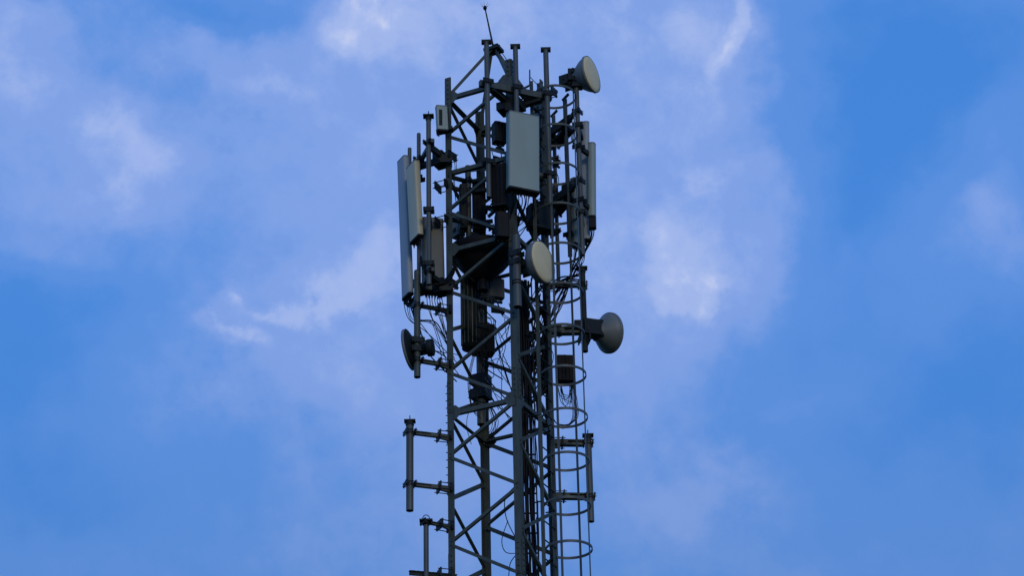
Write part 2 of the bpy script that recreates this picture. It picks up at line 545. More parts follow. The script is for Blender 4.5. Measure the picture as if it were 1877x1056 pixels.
def pole(px0, py0, px1, py1, d, r, label, name='mounting_pipe', cap='plain', arms=(), m=None, group=None, cat='pipe', armto=None, holes=True, armw=.055):
    """plumb pipe from the photo point of its top to that of its foot; arms = rows where arms meet it"""
    top = at(px0, py0, d)
    if px1 is None:
        base = P(top, zat(top.x, top.y, py1))
    else:
        base = at(px1, py1, d)
        mid = (top + base) / 2
        top = Vector((mid.x, mid.y, top.z)); base = Vector((mid.x, mid.y, base.z))
    o = empty(name, base, label, cat, group)
    MB().hollow(base, top, r).build('pole', m or PIPE, o)
    if cap == 'flange':
        c = MB().box(top + Z * .01, .16, .12, .02).tube(top - Z * .06, top, r + .008, 12)
        c.tube(top + Z * .02, top + Z * .10, .007, 6)
        c.build('cap', DARK, o)
    elif cap == 'tee':
        c = MB().box(top + Z * .012, .15, .07, .055)
        for i in (-1, 1): c.tube(top + Vector((.055 * i, -.05, .012)), top + Vector((.055 * i, .05, .012)), .016, 8)
        c.build('cap', DARK, o)
    elif cap == 'eye':
        c = MB().box(top + Z * .012, .18, .12, .022).tube(top - Z * .05, top, r + .014, 12, .03)
        c.path([top + Vector((.05 * math.cos(a), 0, .03 + .07 * math.sin(a))) for a in [math.pi * j / 10 for j in range(11)]], .006)
        c.build('cap', DARK, o)
    elif cap == 'slant':
        MB().bar(top - Vector((.04, 0, .02)), top + Vector((.06, -.03, .08)), .05, .02).build('cap', DARK, o)
    elif cap == 'plain':
        MB().tube(top, top + Z * .012, r - .002, 12).build('cap', BLK, o)
    for row in arms:
        ay, tgt = row[0], row[1]
        z = zat(base.x, base.y, ay)
        a = Vector((base.x, base.y, z)); b = P(tgt, z)
        e = hvec(a, b)
        am = MB()
        wz = row[2] if len(row) > 2 else armw
        L_ = (b - a).length
        # two thin channels with bolt holes near the pipe, as one built-up arm
        x = e.cross(Z)
        s0 = a + e * (r + .02)
        seg = min(.42, L_ * .6)
        am.bar(s0, b, .012, wz * .25, None)
        for zz in (-.4, .4):
            am.bar(s0 + Z * wz * zz, b + Z * wz * zz, wz, wz * .22)
        n_h = 3
        for i in range(n_h + 1):
            q = s0 + e * (.03 + i * .06)
            am.box(q, .036, .010, wz * .62, e)
        am.bar(s0 + e * min(.23, L_ * .45), b, wz * .9, wz * .9)
        am.prism([(-.02, -wz * .5), (L_ * .25, -wz * 1.1), (L_ * .25, -wz * .4), (0, -wz * .4)], b - e * L_ * .25 - x * .02, b - e * L_ * .25 + x * .02, e, Z)
        ob = am.build('arm', STEEL if row[-1] != 'dark' else DARK, o)
        clamp_mb(MB(), a, r, e).build('clamp', BOLT, o)
        leg_clamp(MB(), tgt, z, e).build('leg_clamp', BOLT, o)
    return o, base, top

# lower left and lower right empty stub pipes
pole(749.5, 774, 753, 937, -.44, .052, 'empty vertical pipe on two arms, left of the tower at mid height', 'stub_pipe_mount', 'flange', [(793, cL), (888, cL)])
pole(781, 957, None, 1150, -.42, .036, 'thinner empty pipe with a lifting eye, at bottom left of the tower', 'stub_pipe_mount', 'eye', [(958, cL, .045), (1120, cL)])
pole(1078, 800, 1083, 957, .30, .048, 'empty vertical pipe on two arms passing the cage, right of the tower', 'stub_pipe_mount', 'flange', [(813, cR, .085), (911, cR, .085)])
bm = MB()
bz = zat(cL.x, cL.y, 1054)
ba, bb = P(at(750, 1050, -.42), 0), P(cL, bz)
ba.z = bz
bm.bar(ba, bb + hvec(ba, bb) * .12, .05, .012)
bm.bar(ba - Z * .035, bb - Z * .035, .012, .05)
for i in range(5):
    bm.tube(ba + hvec(ba, bb) * (.06 + .07 * i) + Z * .004, ba + hvec(ba, bb) * (.06 + .07 * i) + Z * .014, .014, 6)
tag(leg_clamp(bm, cL, bz, hvec(ba, bb)).build('bracket_beam', DARK), 'drilled steel bracket beam sticking out left at the bottom edge of the photo', 'bracket')

# left sector: three pipes on a rail, V arms to the left leg
pl = {}
LS = 'pipes of the upper left antenna frame'
_, b1, t1 = pole(783, 214, 789, 522, -.72, .036, 'tall bare pipe of the left frame, nearest the left leg', 'mounting_pipe', 'flange')
_, b2, t2 = pole(766.5, 246, 769, 520, -.25, .030, 'middle pipe of the left frame, behind the cream panel antenna')
_, b3, t3 = pole(749.5, 273, 752, 540, .24, .030, 'outermost pipe of the left frame, behind the tall blue grey panel')
fr = empty('sector_frame', P(cL, lev(1.5)), 'dark V shaped steel frame holding the three left pipes on the left leg', 'frame')
for yy, nm in ((262, 'rail'), (498, 'rail')):
    z = zat(b1.x, b1.y, yy)
    a, b = P(b1, z), P(b3, z)
    e = hvec(a, b)
    MB().bar(a - e * .06 + u * .05, b + e * .06 + u * .05, .055, .06).build('rail', STEEL, fr)
    q = P(cL, z)
    for tgt in (a.lerp(b, .12), a.lerp(b, .75)):
        MB().bar(tgt + u * .05, q, .05, .10 if yy < 300 else .07).build('arm', DARK, fr)
    mb = MB().box(q - u * .09, .16, .2, .22, u)
    leg_clamp(mb, cL, z, (-u + v * .2).normalized())
    leg_clamp(mb, cL, z - .07, (-u * .5 + v).normalized())
    mb.build('clamp', BOLT, fr)
    for bb_ in (b1, b2, b3):
        clamp_mb(MB(), P(bb_, z), .034, -u).build('pipe_clamp', BOLT, fr)

# front sector
_, f1, ft1 = pole(891.5, 78, 896.5, 362, -1.08, .038, 'left pipe of the front frame with a T cap, highest pipe top', 'mounting_pipe', 'tee')
_, f2, ft2 = pole(945.5, 86, 949.5, 345, -.90, .038, 'middle pipe of the front frame with a T cap, carrying the wide front panel', 'mounting_pipe', 'tee')
_, f3, ft3 = pole(1000, 92, 1009, 376, -.70, .040, 'right pipe of the front frame with a T cap, beside the cage', 'mounting_pipe', 'tee')
fr = empty('sector_frame', P(cF, lev(0)), 'steel beam frame bolted across the nearest leg behind the three T capped pipes', 'frame')
for yy in (150, 297):
    z = zat(f1.x, f1.y, yy)
    a, b = P(f1, z), P(f3, z)
    e = hvec(a, b)
    nrm = e.cross(Z)
    if nrm.y < 0: nrm = -nrm
    if yy < 200:
        MB().bar(a - e * .09 + nrm * .075, b + e * .10 + nrm * .075, .07, .10).build('rail', STEEL, fr)
    else:
        MB().bar(a - e * .05 + nrm * .075, b + e * .03 + nrm * .075, .05, .06).build('rail', STEEL, fr)
    for p_ in (f1, f2, f3):
        clamp_mb(MB(), P(p_, z), .04, nrm).build('pipe_clamp', BOLT, fr)
    q = P(cF, z - (.12 if yy < 200 else 0)) + v * .1 - u * .06
    for w_ in (.10, .93):
        MB().bar(a.lerp(b, w_) + nrm * .075 - Z * .05, q + v * .1, .09, .09 if yy < 200 else .05).build('arm', DARK, fr)
z = zat(cF.x, cF.y, 190)
mb = MB().box(P(cF, z) - u * .05 + v * .08, .38, .24, .13, u)
leg_clamp(mb, cF, z + .05, (-v - u * .2).normalized()); leg_clamp(mb, cF, z - .06, (-v + u * .3).normalized())
mb.build('clamp', BOLT, fr)
tp = MB().box(P(cF, z + .35) - v * .03 - u * .04, .30, .014, .22, u).build('gusset', STEEL, fr)

# right sector
_, r1, rt1 = pole(1014.5, 212, 1024, 520, .60, .030, 'back pipe of the right frame with a slanted cap, inside the cage outline', 'mounting_pipe', 'slant', m=PIPE)
_, r2, rt2 = pole(1036.5, 182, 1044, 470, .10, .034, 'middle pipe of the right frame with a slanted cap, seen through the cage', 'mounting_pipe', 'slant', m=PIPE)
_, r3, rt3 = pole(1059, 150, 1065, 468, -.38, .036, 'pipe beside the cage carrying the dish at its top', 'mounting_pipe', 'plain')
fr = empty('sector_frame', P(cR, lev(1)), 'black splayed arms and rail of the right antenna frame behind the cage', 'frame')
for yy in (236, 362):
    z = zat(r2.x, r2.y, yy)
    a, b = P(r1, z), P(r3, z)
    e = hvec(a, b)
    MB().bar(a - e * .05 - u * .05, b + e * .05 - u * .05, .05, .07).build('rail', STEEL, fr)
    q = P(cR, z)
    MB().bar(a.lerp(b, .25) - u * .05, q, .05, .09).build('arm', DARK, fr)
    MB().bar(a.lerp(b, .85) - u * .05, q - Z * .04, .06, .12).build('arm', DARK, fr)
    leg_clamp(leg_clamp(MB().box(q + u * .02, .14, .2, .2, u), cR, z, u), cR, z - .08, v).build('clamp', BOLT, fr)
    for bb_ in (r1, r2, r3):
        clamp_mb(MB(), P(bb_, z), .034, u).build('pipe_clamp', BOLT, fr)
    s_ = at(1022, yy + 30, .35); s2_ = at(1047, yy + 2, .0)
    MB().bar(s_, s2_, .10, .06).build('knee_brace', BLK, fr)

# lower right dish pipe, lower left dish pipe, near-leg pipe, inner pipes
_, q1, qt1 = pole(1068, 493, 1071, 645, .26, .047, 'thick pipe right of the cage carrying the lower right dish', 'mounting_pipe', 'flange', [(523, cR, .06, 'dark'), (606, cR, .11)], m=DARK)
_, q2, qt2 = pole(765.5, 498, 764, 692, -.44, .047, 'thick pipe left of the tower carrying the thin left dish', 'mounting_pipe', 'plain', [(560, cL, .05, 'dark'), (661, cL, .055)], m=STEEL)
o3, q3, qt3 = pole(945, 432, 949.5, 563, -.98, .060, 'pale thick pipe in front of the nearest leg, holding the cream dish', 'mounting_pipe', 'plain', m=PIPE)
for yy in (464, 471, 516, 521):
    z = zat(q3.x, q3.y, yy)
    cl = MB().path([P(q3, z) + Vector((math.cos(a), math.sin(a), 0)) * .066 for a in [2 * math.pi * j / 20 for j in range(20)]], .008, cyc=True)
    cl.bar(P(q3, z) + v * .06, P(cF, z) + v * .02, .02, .02)
    cl.build('u_bolt', BOLT, o3)
_, q4, _t = pole(880, 500, 881, 779, .60, .062, 'thick open pipe strapped inside along the rear leg', 'mounting_pipe', 'plain', m=STEEL)
_, q5, _t = pole(857.5, 306, 859.5, 436, -.1, .044, 'thick pipe inside the tower with radio units clamped round it', 'mounting_pipe', 'plain', m=STEEL)
for yy, lb in ((698, 'upper of two heavy black clamps gripping the rear leg pipe'), (724, 'lower of two heavy black clamps gripping the rear leg pipe')):
    z = zat(q4.x, q4.y, yy)
    mb = MB().box(P(q4, z), .25, .22, .15, u); leg_clamp(mb, q4, z, u)
    tag(mb.build('pipe_clamp', BOLT), lb, 'clamp')
# brackets for the inner pipe
br = empty('bracket_arms', P(cL, zat(cL.x, cL.y, 372)), 'dark bracket arms from the left leg to the inner radio pipe', 'bracket')
for yy in (333, 352, 410):
    mb = MB()
    z = zat(q5.x, q5.y, yy)
    mb.bar(P(cL, z) + u * .03, P(q5, z), .05, .05)
    clamp_mb(mb, P(q5, z), .05, u)
    mb.bar(P(q5, z), P(q5, z) + u * .35 + v * .1, .05, .05)
    mb.build('arm', DARK, br)
for yy in (340, 405):
    leg_clamp(MB(), cL, zat(cL.x, cL.y, yy), u).build('clamp', BOLT, br)

# stray verticals at the top right of the tower head
tag(MB().bar(at(971, 157, -.3), at(971, 128, -.3), .02, .03).bar(at(971, 156, -.3), at(958, 163, -.5), .03, .03).bar(at(972, 141, -.3), at(988, 158, -.1), .008, .008).build('angle_post', DARK),
    'short black post with a thin stay, standing between two T capped pipes', 'post')
tag(leg_clamp(MB().bar(at(1003, 168, -.2), at(1020, 168, .0), .05, .05).tube(at(1011, 172, -.05), at(1011, 155, -.05), .012), at(1012, 168, -.05), at(1012, 168, -.05).z, u).build('rail_clamp', BOLT), 'small bolted clamp at the right end of the front beam', 'clamp')

# ------------------------------------------------------------------ antennas
def panel(px0, py0, px1, py1, d, width, depth, nrm, pipe, label, m, name='panel_antenna', label_cap=True, ncon=4, brk=True, rr=.35):
    """tall sector panel: (px0,py0) top centre, (px1,py1) bottom centre of its body"""
    top, bot = at(px0, py0, d), at(px1, py1, d)
    n = Vector((nrm[0], nrm[1], 0)).normalized()
    ax = (top - bot).normalized()
    x = ax.cross(n).normalized()            # across
    y = x.cross(ax).normalized() * 1.0      # forward
    if y.dot(n) < 0: y = -y
    w, dp = width / 2, depth
    prof = []
    rad_ = depth * rr
    for cx, cy, a0 in ((w - rad_, dp / 2 - rad_, 0), (-w + rad_, dp / 2 - rad_, 90)):
        for j in range(6):
            a = math.radians(a0 + 90 * j / 5)
            prof.append((cx + rad_ * math.cos(a), cy + rad_ * math.sin(a)))
    prof += [(-w, -dp / 2 + .01), (-w + .012, -dp / 2), (w - .012, -dp / 2), (w, -dp / 2 + .01)]
    o = empty(name, bot, label, 'antenna')
    b = MB().prism(prof, bot, top, x, y, True).build('radome', m, o)
    sm = [True] * len(prof) + [False, False]
    cp = [(a * 1.02, c * 1.03) for a, c in prof]
    MB().prism(cp, bot - ax * .025, bot + ax * .006, x, y).build('bottom_cap', BLK, o)
    MB().prism(cp, top - ax * .004, top + ax * .014, x, y).build('top_cap', SHR, o)
    for i in range(ncon):
        q = bot - ax * .02 + x * (-w * .7 + 1.4 * w * i / max(1, ncon - 1)) + y * (-dp * .1)
        MB().tube(q, q - ax * .05, .014, 8).tube(q - ax * .05, q - ax * .075, .009, 8).build('connector', BLK, o)
    if brk and pipe is not None:
        L_ = (top - bot).length
        for t_ in (.12, .86):
            q = bot + ax * L_ * t_ - y * dp / 2
            pp = Vector((pipe.x, pipe.y, q.z))
            mb = MB().bar(q + y * .01, pp, .05, .07).box(q, .12, .02, .12, x)
            clamp_mb(mb, pp, .036, hvec(q, pp))
            mb.build('bracket', DARK, o)
    return o, bot, x, y, ax
nL = Vector((-.93, -.35, 0))
panel(738, 293, 747, 543, .12, .26, .085, (-.87, -.48), b3, 'tall narrow blue grey panel antenna, outermost on the left', RADB, rr=.45)
panel(756.5, 303, 763.5, 438, -.36, .30, .09, (-.87, -.48), b2, 'cream grey panel antenna partly in front of the tall outermost left one', RADC, rr=.3)
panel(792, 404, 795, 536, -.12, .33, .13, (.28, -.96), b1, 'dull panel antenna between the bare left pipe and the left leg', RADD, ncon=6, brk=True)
panel(958.5, 213, 958.5, 350, -1.10, .475, .15, (math.sin(math.radians(22)), -math.cos(math.radians(22))), f2, 'wide pale grey panel antenna facing the viewer at the front of the tower', RAD, ncon=6, rr=.22)
panel(1073, 226, 1075, 440, .02, .10, .12, (.93, -.35), r3, 'slim grey panel antenna just right of the cage, behind the outermost right one', RADB, rr=.45)
panel(1085.5, 265, 1086, 398, -.15, .12, .10, (.93, -.35), r3, 'slim pale panel antenna outermost on the right side', RAD, ncon=3, rr=.45)
panel(1054, 330, 1055, 448, .15, .13, .10, (.75, -.66), r2, 'panel antenna seen from behind inside the cage outline on the right', RAD, rr=.3)
# remote tilt unit under the right panel
o = tag(MB().prism([(-.045, -.05), (.045, -.05), (.06, .03), (.03, .06), (-.05, .05)], at(1086, 419, -.15), at(1085.5, 397, -.15), Vector((1, 0, 0)), Vector((0, 1, 0))).build('tilt_motor', BLK),
        'black motor housing hanging below the outermost right panel antenna', 'motor unit')
# small panel top left, with a recessed window
sp_, sb, sx, sy, sax = panel(808.5, 197, 811, 240, -.45, .165, .10, (.25, -.97), None, 'small flat antenna box with a recessed face, beside the left leg near the top', RAD, 'small_panel_antenna', ncon=2, rr=.1)
c_ = (at(808.5, 197, -.45) + at(811, 240, -.45)) / 2 + sy * .052
MB().box(c_ + sx * -.028, .05, .006, .28, sx).box(c_ + sx * -.028 + Z * .03, .028, .010, .07, sx).build('recess', DARK, sp_)
mb = MB().bar(at(800, 243, -.42), at(830, 236, -.42), .11, .05).box(at(822, 214, -.35), .02, .03, .3)
mb.build('shelf', DARK, sp_)

def dish(cx, cy, d, R, ax, depth, label, face, shell, neck=.12, hub=.1, pipe=None, lip=.02, prof=None, name='microwave_dish', hl=.16):
    """round microwave antenna; (cx,cy,d) = centre of its radome, ax = the way it looks"""
    c = at(cx, cy, d); ax = Vector(ax).normalized()
    o = empty(name, c, label, 'dish')
    MB().lathe([(.022, .001), (.020, R * .4), (.012, R * .8), (0, R - .006), (-.01, R)], c, ax, 56).build('radome', face, o)
    if prof is None:
        prof = [(-.004, R + .004), (-.03, R + .004), (-depth * .35, R * .86), (-depth * .7, R * .55), (-depth, neck), (-depth - .01, neck * .9), (-depth - .012, .002)]
    MB().lathe(prof, c, ax, 56).build('shell', shell, o)
    MB().lathe([(.0, R + .001), (0, R + .008), (-.035, R + .010), (-.04, R + .002)], c, ax, 56).build('rim', SHR, o)
    h0 = c - ax * (depth - .01)
    h = MB().lathe([(0, .001), (0, hub), (-.05, hub), (-.05, hub * .8), (-hl, hub * .8), (-hl, .001)], h0, ax, 20).build('hub', SHR, o)
    x = ax.cross(Z).normalized()
    for i in (-1, 1):
        mb = MB().box(h0 - ax * .10 + x * i * (hub + .02), .15, .02, .16, ax)
        mb.tube(h0 - ax * .1 + x * i * (hub + .05), h0 - ax * .1 + x * i * hub, .016, 8)
        mb.build('side_plate', DARK, h)
    if pipe is not None:
        pp = Vector((pipe.x, pipe.y, h0.z))
        mb = MB().bar(h0 - ax * .08, pp, .11, .12)
        clamp_mb(mb, pp + Z * .06, .05, hvec(h0, pp), .08); clamp_mb(mb, pp - Z * .08, .05, hvec(h0, pp), .08)
        mb.build('mount', DARK, o)
    return o, c, h0
# top right dish: pale face turned toward us and right
dish(1085, 135.5, -.42, .285, (.889, -.457, .04), .34, 'pale round dish on top of the pipe at the upper right', CREAM, SHR, .09, .085, rt3)
mb = MB().box(at(1047, 138, -.36), .10, .1, .2).bar(at(1043, 133, -.4), at(1052, 133, -.4), .03, .03).box(at(1058, 158, -.38), .16, .14, .06)
for i in range(3):
    mb.tube(at(1041, 132 + 6 * i, -.4), at(1046, 132 + 6 * i, -.4), .012, 8)
tag(mb.build('dish_radio', BOX), 'dark radio box bolted behind the upper right dish', 'radio unit')
# cream dish near the front leg
dish(996, 479.5, -.85, .310, (.851, -.526, 0), .26, 'cream faced round dish in front of the tower beside the pale pipe', CREAM, SHR, .12, .11, q3,
     prof=[(-.004, .314), (-.05, .314), (-.12, .30), (-.19, .2), (-.25, .12), (-.26, .002)])
# lower right dish: seen from behind
dish(1119, 611, .55, .298, (.795, .572, .20), .28, 'dark dish seen from behind on the lower right pipe', CREAM, SHR, .085, .08, None, lip=.02, hl=.1)
mb = MB().box(at(1083, 603, .30), .26, .2, .24, (.9, .3, 0)).tube(at(1070, 603, .3), at(1098, 607, .42), .11, 16)
mb.box(at(1060, 597, .26), .12, .12, .13)
mb.box(at(1097, 606, .42), .05, .22, .26, (.8, .5, 0))
clamp_mb(mb, at(1071, 622, .26), .055, (1, .2, 0), .12)
tag(mb.build('dish_radio', BOX), 'grey radio and swivel mount between the lower right pipe and its dish', 'radio unit')
# left dish, thin from the side
dish(748, 642, -.30, .298, (-.955, .28, -.10), .12, 'thin dark dish seen edge on at the left of the tower', SHR, BOX, .1, .09, q2,
     prof=[(-.004, .302), (-.03, .299), (-.06, .26), (-.09, .18), (-.12, .1), (-.12, .002)])
rx_ = Vector((1, -.2, .02)).normalized()
rc = at(787, 638, -.46)
tag(MB().lathe([(-.10, .001), (-.10, .07), (-.03, .075), (-.03, .12), (-.02, .125), (.05, .125), (.06, .115), (.06, .001)], rc, rx_, 24).tube(at(768, 640, -.42), rc, .05).build('dish_radio', BOX),
    'round dark radio drum to the right of the left dish pipe', 'radio unit')

# big black bowl in the middle
bc = at(884, 461, .05)
bo = empty('large_dish', bc - Z * .5, 'large black bowl shaped dish seen from underneath in the middle of the tower', 'dish')
MB().lathe([(.0, .001), (.0, .48), (.012, .50), (-.03, .50), (-.12, .45), (-.27, .34), (-.40, .20), (-.48, .12), (-.50, .001)], bc, Z, 56).build('bowl', BLK, bo)
MB().tube(bc - Z * .48, bc - Z * .66, .08, 20).build('hub', BLK, bo)
for i in range(6):
    a = i * math.pi / 3
    e = Vector((math.cos(a), math.sin(a), 0))
    MB().bar(bc + e * .12 - Z * .49, bc + e * .455 - Z * .13, .012, .03).build('rib', BLK, bo)
# tall drum and lower unit below it
dr = empty('drum_radio', at(862, 640, .35), 'tall ribbed grey cylinder below the black bowl, inside the tower', 'radio unit')
dt, db = at(861, 512, .35), at(863, 640, .35)
MB().lathe([(0, .001), (0, .13), ((dt - db).length, .13), ((dt - db).length, .001)], P(db, db.z), Z, 28).build('body', BOX, dr)
for i in range(14):
    a = 2 * math.pi * i / 14
    e = Vector((math.cos(a), math.sin(a), 0))
    MB().bar(P(db, db.z + .05) + e * .134, P(db, dt.z - .05) + e * .134, .012, .02, e).build('fin', STEEL, dr)

def radio(x0, x1, y0, y1, d, label, yaw=0., dep=.16, m=None, fins=True, tail=0, name='radio_unit'):
    """finned remote radio box filling that patch of the photo"""
    cx = (x0 + x1) / 2
    t_, b_ = at(cx, y0, d), at(cx, y1, d)
    w_ = (at(x1, y1, d) - at(x0, y1, d)).length
    h_ = (t_ - b_).length * .93
    c = (t_ + b_) / 2
    ex = Vector((math.cos(yaw), math.sin(yaw), 0)); ey = Z.cross(ex)
    o = empty(name, b_, label, 'radio unit')
    k = .018
    prof = [(-w_ / 2 + k, -dep / 2), (w_ / 2 - k, -dep / 2), (w_ / 2, -dep / 2 + k), (w_ / 2, dep / 2 - k), (w_ / 2 - k, dep / 2), (-w_ / 2 + k, dep / 2), (-w_ / 2, dep / 2 - k), (-w_ / 2, -dep / 2 + k)]
    MB().prism(prof, c - Z * h_ / 2, c + Z * h_ / 2, ex, ey).build('body', m or BOX, o)
    if fins:
        n = max(3, int(w_ / .045))
        fb = MB()
        for i in range(n):
            q = c + ex * (-w_ / 2 + .02 + (w_ - .04) * i / (n - 1)) - ey * (dep / 2 + .012)
            fb.box(q, .007, .026, h_ * .86, ex)
        fb.build('heatsink', m or BOX, o)
    hb = MB().path([c + Z * h_ / 2 + ex * w_ * .22 * math.cos(a) + Z * .05 * math.sin(a) for a in [math.pi * j / 8 for j in range(9)]], .008)
    hb.build('handle', BLK, o)
    for i in range(3):
        q = c - Z * h_ / 2 + ex * (-w_ * .3 + w_ * .3 * i)
        MB().tube(q, q - Z * .045, .013, 8).build('connector', BLK, o)
    return o
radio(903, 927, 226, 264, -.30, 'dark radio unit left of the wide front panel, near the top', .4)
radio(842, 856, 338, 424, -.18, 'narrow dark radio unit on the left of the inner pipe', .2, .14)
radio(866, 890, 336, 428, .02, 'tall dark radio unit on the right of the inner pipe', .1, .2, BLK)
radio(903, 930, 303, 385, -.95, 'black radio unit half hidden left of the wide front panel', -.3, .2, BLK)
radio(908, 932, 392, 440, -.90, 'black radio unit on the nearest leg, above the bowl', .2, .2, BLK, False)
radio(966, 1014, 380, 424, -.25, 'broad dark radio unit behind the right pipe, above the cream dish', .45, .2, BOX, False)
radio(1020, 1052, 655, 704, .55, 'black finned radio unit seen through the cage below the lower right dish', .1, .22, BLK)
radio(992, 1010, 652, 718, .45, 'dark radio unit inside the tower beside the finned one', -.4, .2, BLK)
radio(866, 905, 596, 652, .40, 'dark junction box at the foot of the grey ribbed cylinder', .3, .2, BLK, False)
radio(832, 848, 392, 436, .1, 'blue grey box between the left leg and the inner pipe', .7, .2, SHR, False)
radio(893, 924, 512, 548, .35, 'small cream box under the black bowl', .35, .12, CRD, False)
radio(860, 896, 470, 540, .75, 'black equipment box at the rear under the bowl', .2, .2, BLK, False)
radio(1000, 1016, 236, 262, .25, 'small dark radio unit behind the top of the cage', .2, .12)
# small round lamp-like unit
so = empty('small_radio', at(936, 401, -.6), 'small pale blue twin canister in the dark centre below the front panel', 'radio unit')
MB().tube(at(925, 400, -.6), at(935, 401, -.6), .062, 18).build('canister', GLS, so)
MB().tube(at(939, 401, -.6), at(949, 402, -.6), .058, 18).build('canister', BOX, so)
MB().tube(at(922, 400, -.58), at(953, 402, -.58), .045, 14).build('axle', BLK, so)

# small fittings crowded round the head of the tower
def fittings(n, x0, x1, y0, y1, d0, d1, label, group):
    for _ in range(n):
        c = at(rnd.uniform(x0, x1), rnd.uniform(y0, y1), rnd.uniform(d0, d1))
        e = Vector((rnd.uniform(-1, 1), rnd.uniform(-1, 1), rnd.choice((0, 0, .25)))).normalized()
        L_ = rnd.uniform(.10, .22)
        mb = MB().bar(c - e * L_ / 2, c + e * L_ / 2, rnd.uniform(.02, .04), rnd.uniform(.03, .07))
        x = e.cross(Z).normalized()
        q = c + e * L_ * .42
        mb.box(q, .016, .11, .08, e)
        for sg in (-1, 1):
            mb.tube(q + x * .042 * sg - e * .03, q + x * .042 * sg + e * .035, .006, 6)
        tag(mb.build('small_bracket', BOLT if rnd.random() < .6 else DARK), label, 'bracket', group)
fittings(12, 895, 930, 270, 440, -.6, .1, 'small dark bracket among the tangle left of the wide front panel', 'small brackets left of the wide front panel')
fittings(8, 838, 895, 325, 440, -.3, .4, 'small dark bracket beside the inner pipe radios', 'small brackets by the inner pipe radios')
fittings(12, 992, 1025, 270, 440, -.1, .5, 'small dark bracket on the pipes inside the upper cage', 'small brackets inside the upper cage')
fittings(12, 962, 1012, 440, 640, -.1, .4, 'small dark bracket behind the cream faced dish', 'small brackets behind the cream faced dish')
fittings(6, 860, 935, 540, 600, -.1, .5, 'small dark bracket under the large black bowl', 'small brackets under the large black bowl')

# ------------------------------------------------------------------ cables
def spline(pts, n=7):
    out = []
    m = len(pts)
    for i in range(m - 1):
        p0, p1, p2, p3 = pts[max(i - 1, 0)], pts[i], pts[i + 1], pts[min(i + 2, m - 1)]
        for j in range(n):
            t = j / n
            out.append(.5 * ((2 * p1) + (p2 - p0) * t + (2 * p0 - 5 * p1 + 4 * p2 - p3) * t * t + (3 * p1 - p0 - 3 * p2 + p3) * t ** 3))
    out.append(pts[-1])
    return out
def cable(pts, r, label, group, name='cable', jit=0., m=None):
    P_ = [at(x + rnd.uniform(-jit, jit), y + rnd.uniform(-jit, jit), d) for x, y, d in pts]
    return tag(MB().path(spline(P_), r, 6).build(name, m or CAB), label, 'cable', group)
# feeder trunk down the inside, on its own cable tray
tr = empty('cable_tray', at(962, 1056, -.05), 'narrow steel cable tray behind the black feeder cables inside the tower', 'cable tray')
tbx = at(962, 700, .04)
for sg in (-1, 1):
    MB().bar(P(tbx + Vector((.13 * sg, 0, 0)), lev(14)), P(tbx + Vector((.13 * sg, 0, 0)), lev(4.5)), .02, .04, (0, 1, 0)).build('side_rail', DARK, tr)
for i in range(20):
    zz = lev(4.7) - i * .3
    MB().bar(P(tbx + Vector((-.13, 0, 0)), zz), P(tbx + Vector((.13, 0, 0)), zz), .02, .02).build('crossbar', DARK, tr)
for i in range(11):
    row = i // 6
    x = (i % 6 - 2.5) * .032 + .014 * row
    pts = []
    for k in range(9):
        zz = lev(4.6 + k * 1.05)
        sw = .012 + .004 * max(0, k - 3)
        pts.append(Vector((tbx.x + x * (1 + .07 * max(0, k - 3)) + rnd.uniform(-sw, sw), tbx.y - .04 - .032 * row + rnd.uniform(-.008, .008), zz)))
    tag(MB().path(spline(pts, 5), .0155, 7).build('feeder_cable', CAB), 'thick black feeder cable running down the middle of the tower in a bundle', 'cable', 'feeder cables in the vertical bundle inside the tower')
# left: loops from the panel bottoms down to the left leg
for i in range(9):
    x0, y0 = rnd.uniform(738, 757), rnd.uniform(546, 556)
    x1, y1 = rnd.uniform(815, 845), rnd.uniform(630, 700)
    cable([(x0, y0, .05), (x0 + rnd.uniform(2, 12), y0 + rnd.uniform(25, 50), .05), (x0 + rnd.uniform(25, 50), y0 + rnd.uniform(45, 95), -.1), (x1, y1, -.2)], rnd.choice((.005, .006, .009)),
          'black cable sagging from the tall left panel down to the left leg', 'cables sagging from the left panels to the left leg', 'antenna_cable')
for i in range(7):
    x0 = 783 + i * 4.6
    cable([(x0, 540 + i * 1.4, -.12), (x0 + 1, 556 + rnd.uniform(0, 6), -.12), (x0 + rnd.uniform(5, 16), 582 + rnd.uniform(0, 14), -.15), (822 + rnd.uniform(-4, 6), 618 + rnd.uniform(0, 20), -.2)], .006,
          'short black cable hanging from the dull panel beside the left leg', 'cables hanging under the panel beside the left leg', 'antenna_cable')
for i in range(4):
    cable([(770, 470 + 3 * i, -.4), (781 + i, 497 + 3 * i, -.45), (798 + i, 516 + 2 * i, -.45), (820, 520 - 4 * i, -.4), (834, 500 - 5 * i, -.3)], .013,
          'thick black cable looping across the dull panel to the left leg', 'thick cable loops across the panel beside the left leg', 'cable_loop', 1.5)
# top left wires around the left leg
for i in range(4):
    cable([(829 + rnd.uniform(-3, 3), 285, -.3), (835 + rnd.uniform(-3, 3), 305, -.3), (832 + rnd.uniform(-4, 3), 330, -.3), (836, 372, -.2)], .004,
          'thin wire hanging beside the left leg below the left frame clamp', 'thin wires beside the upper left leg', 'thin_wire')
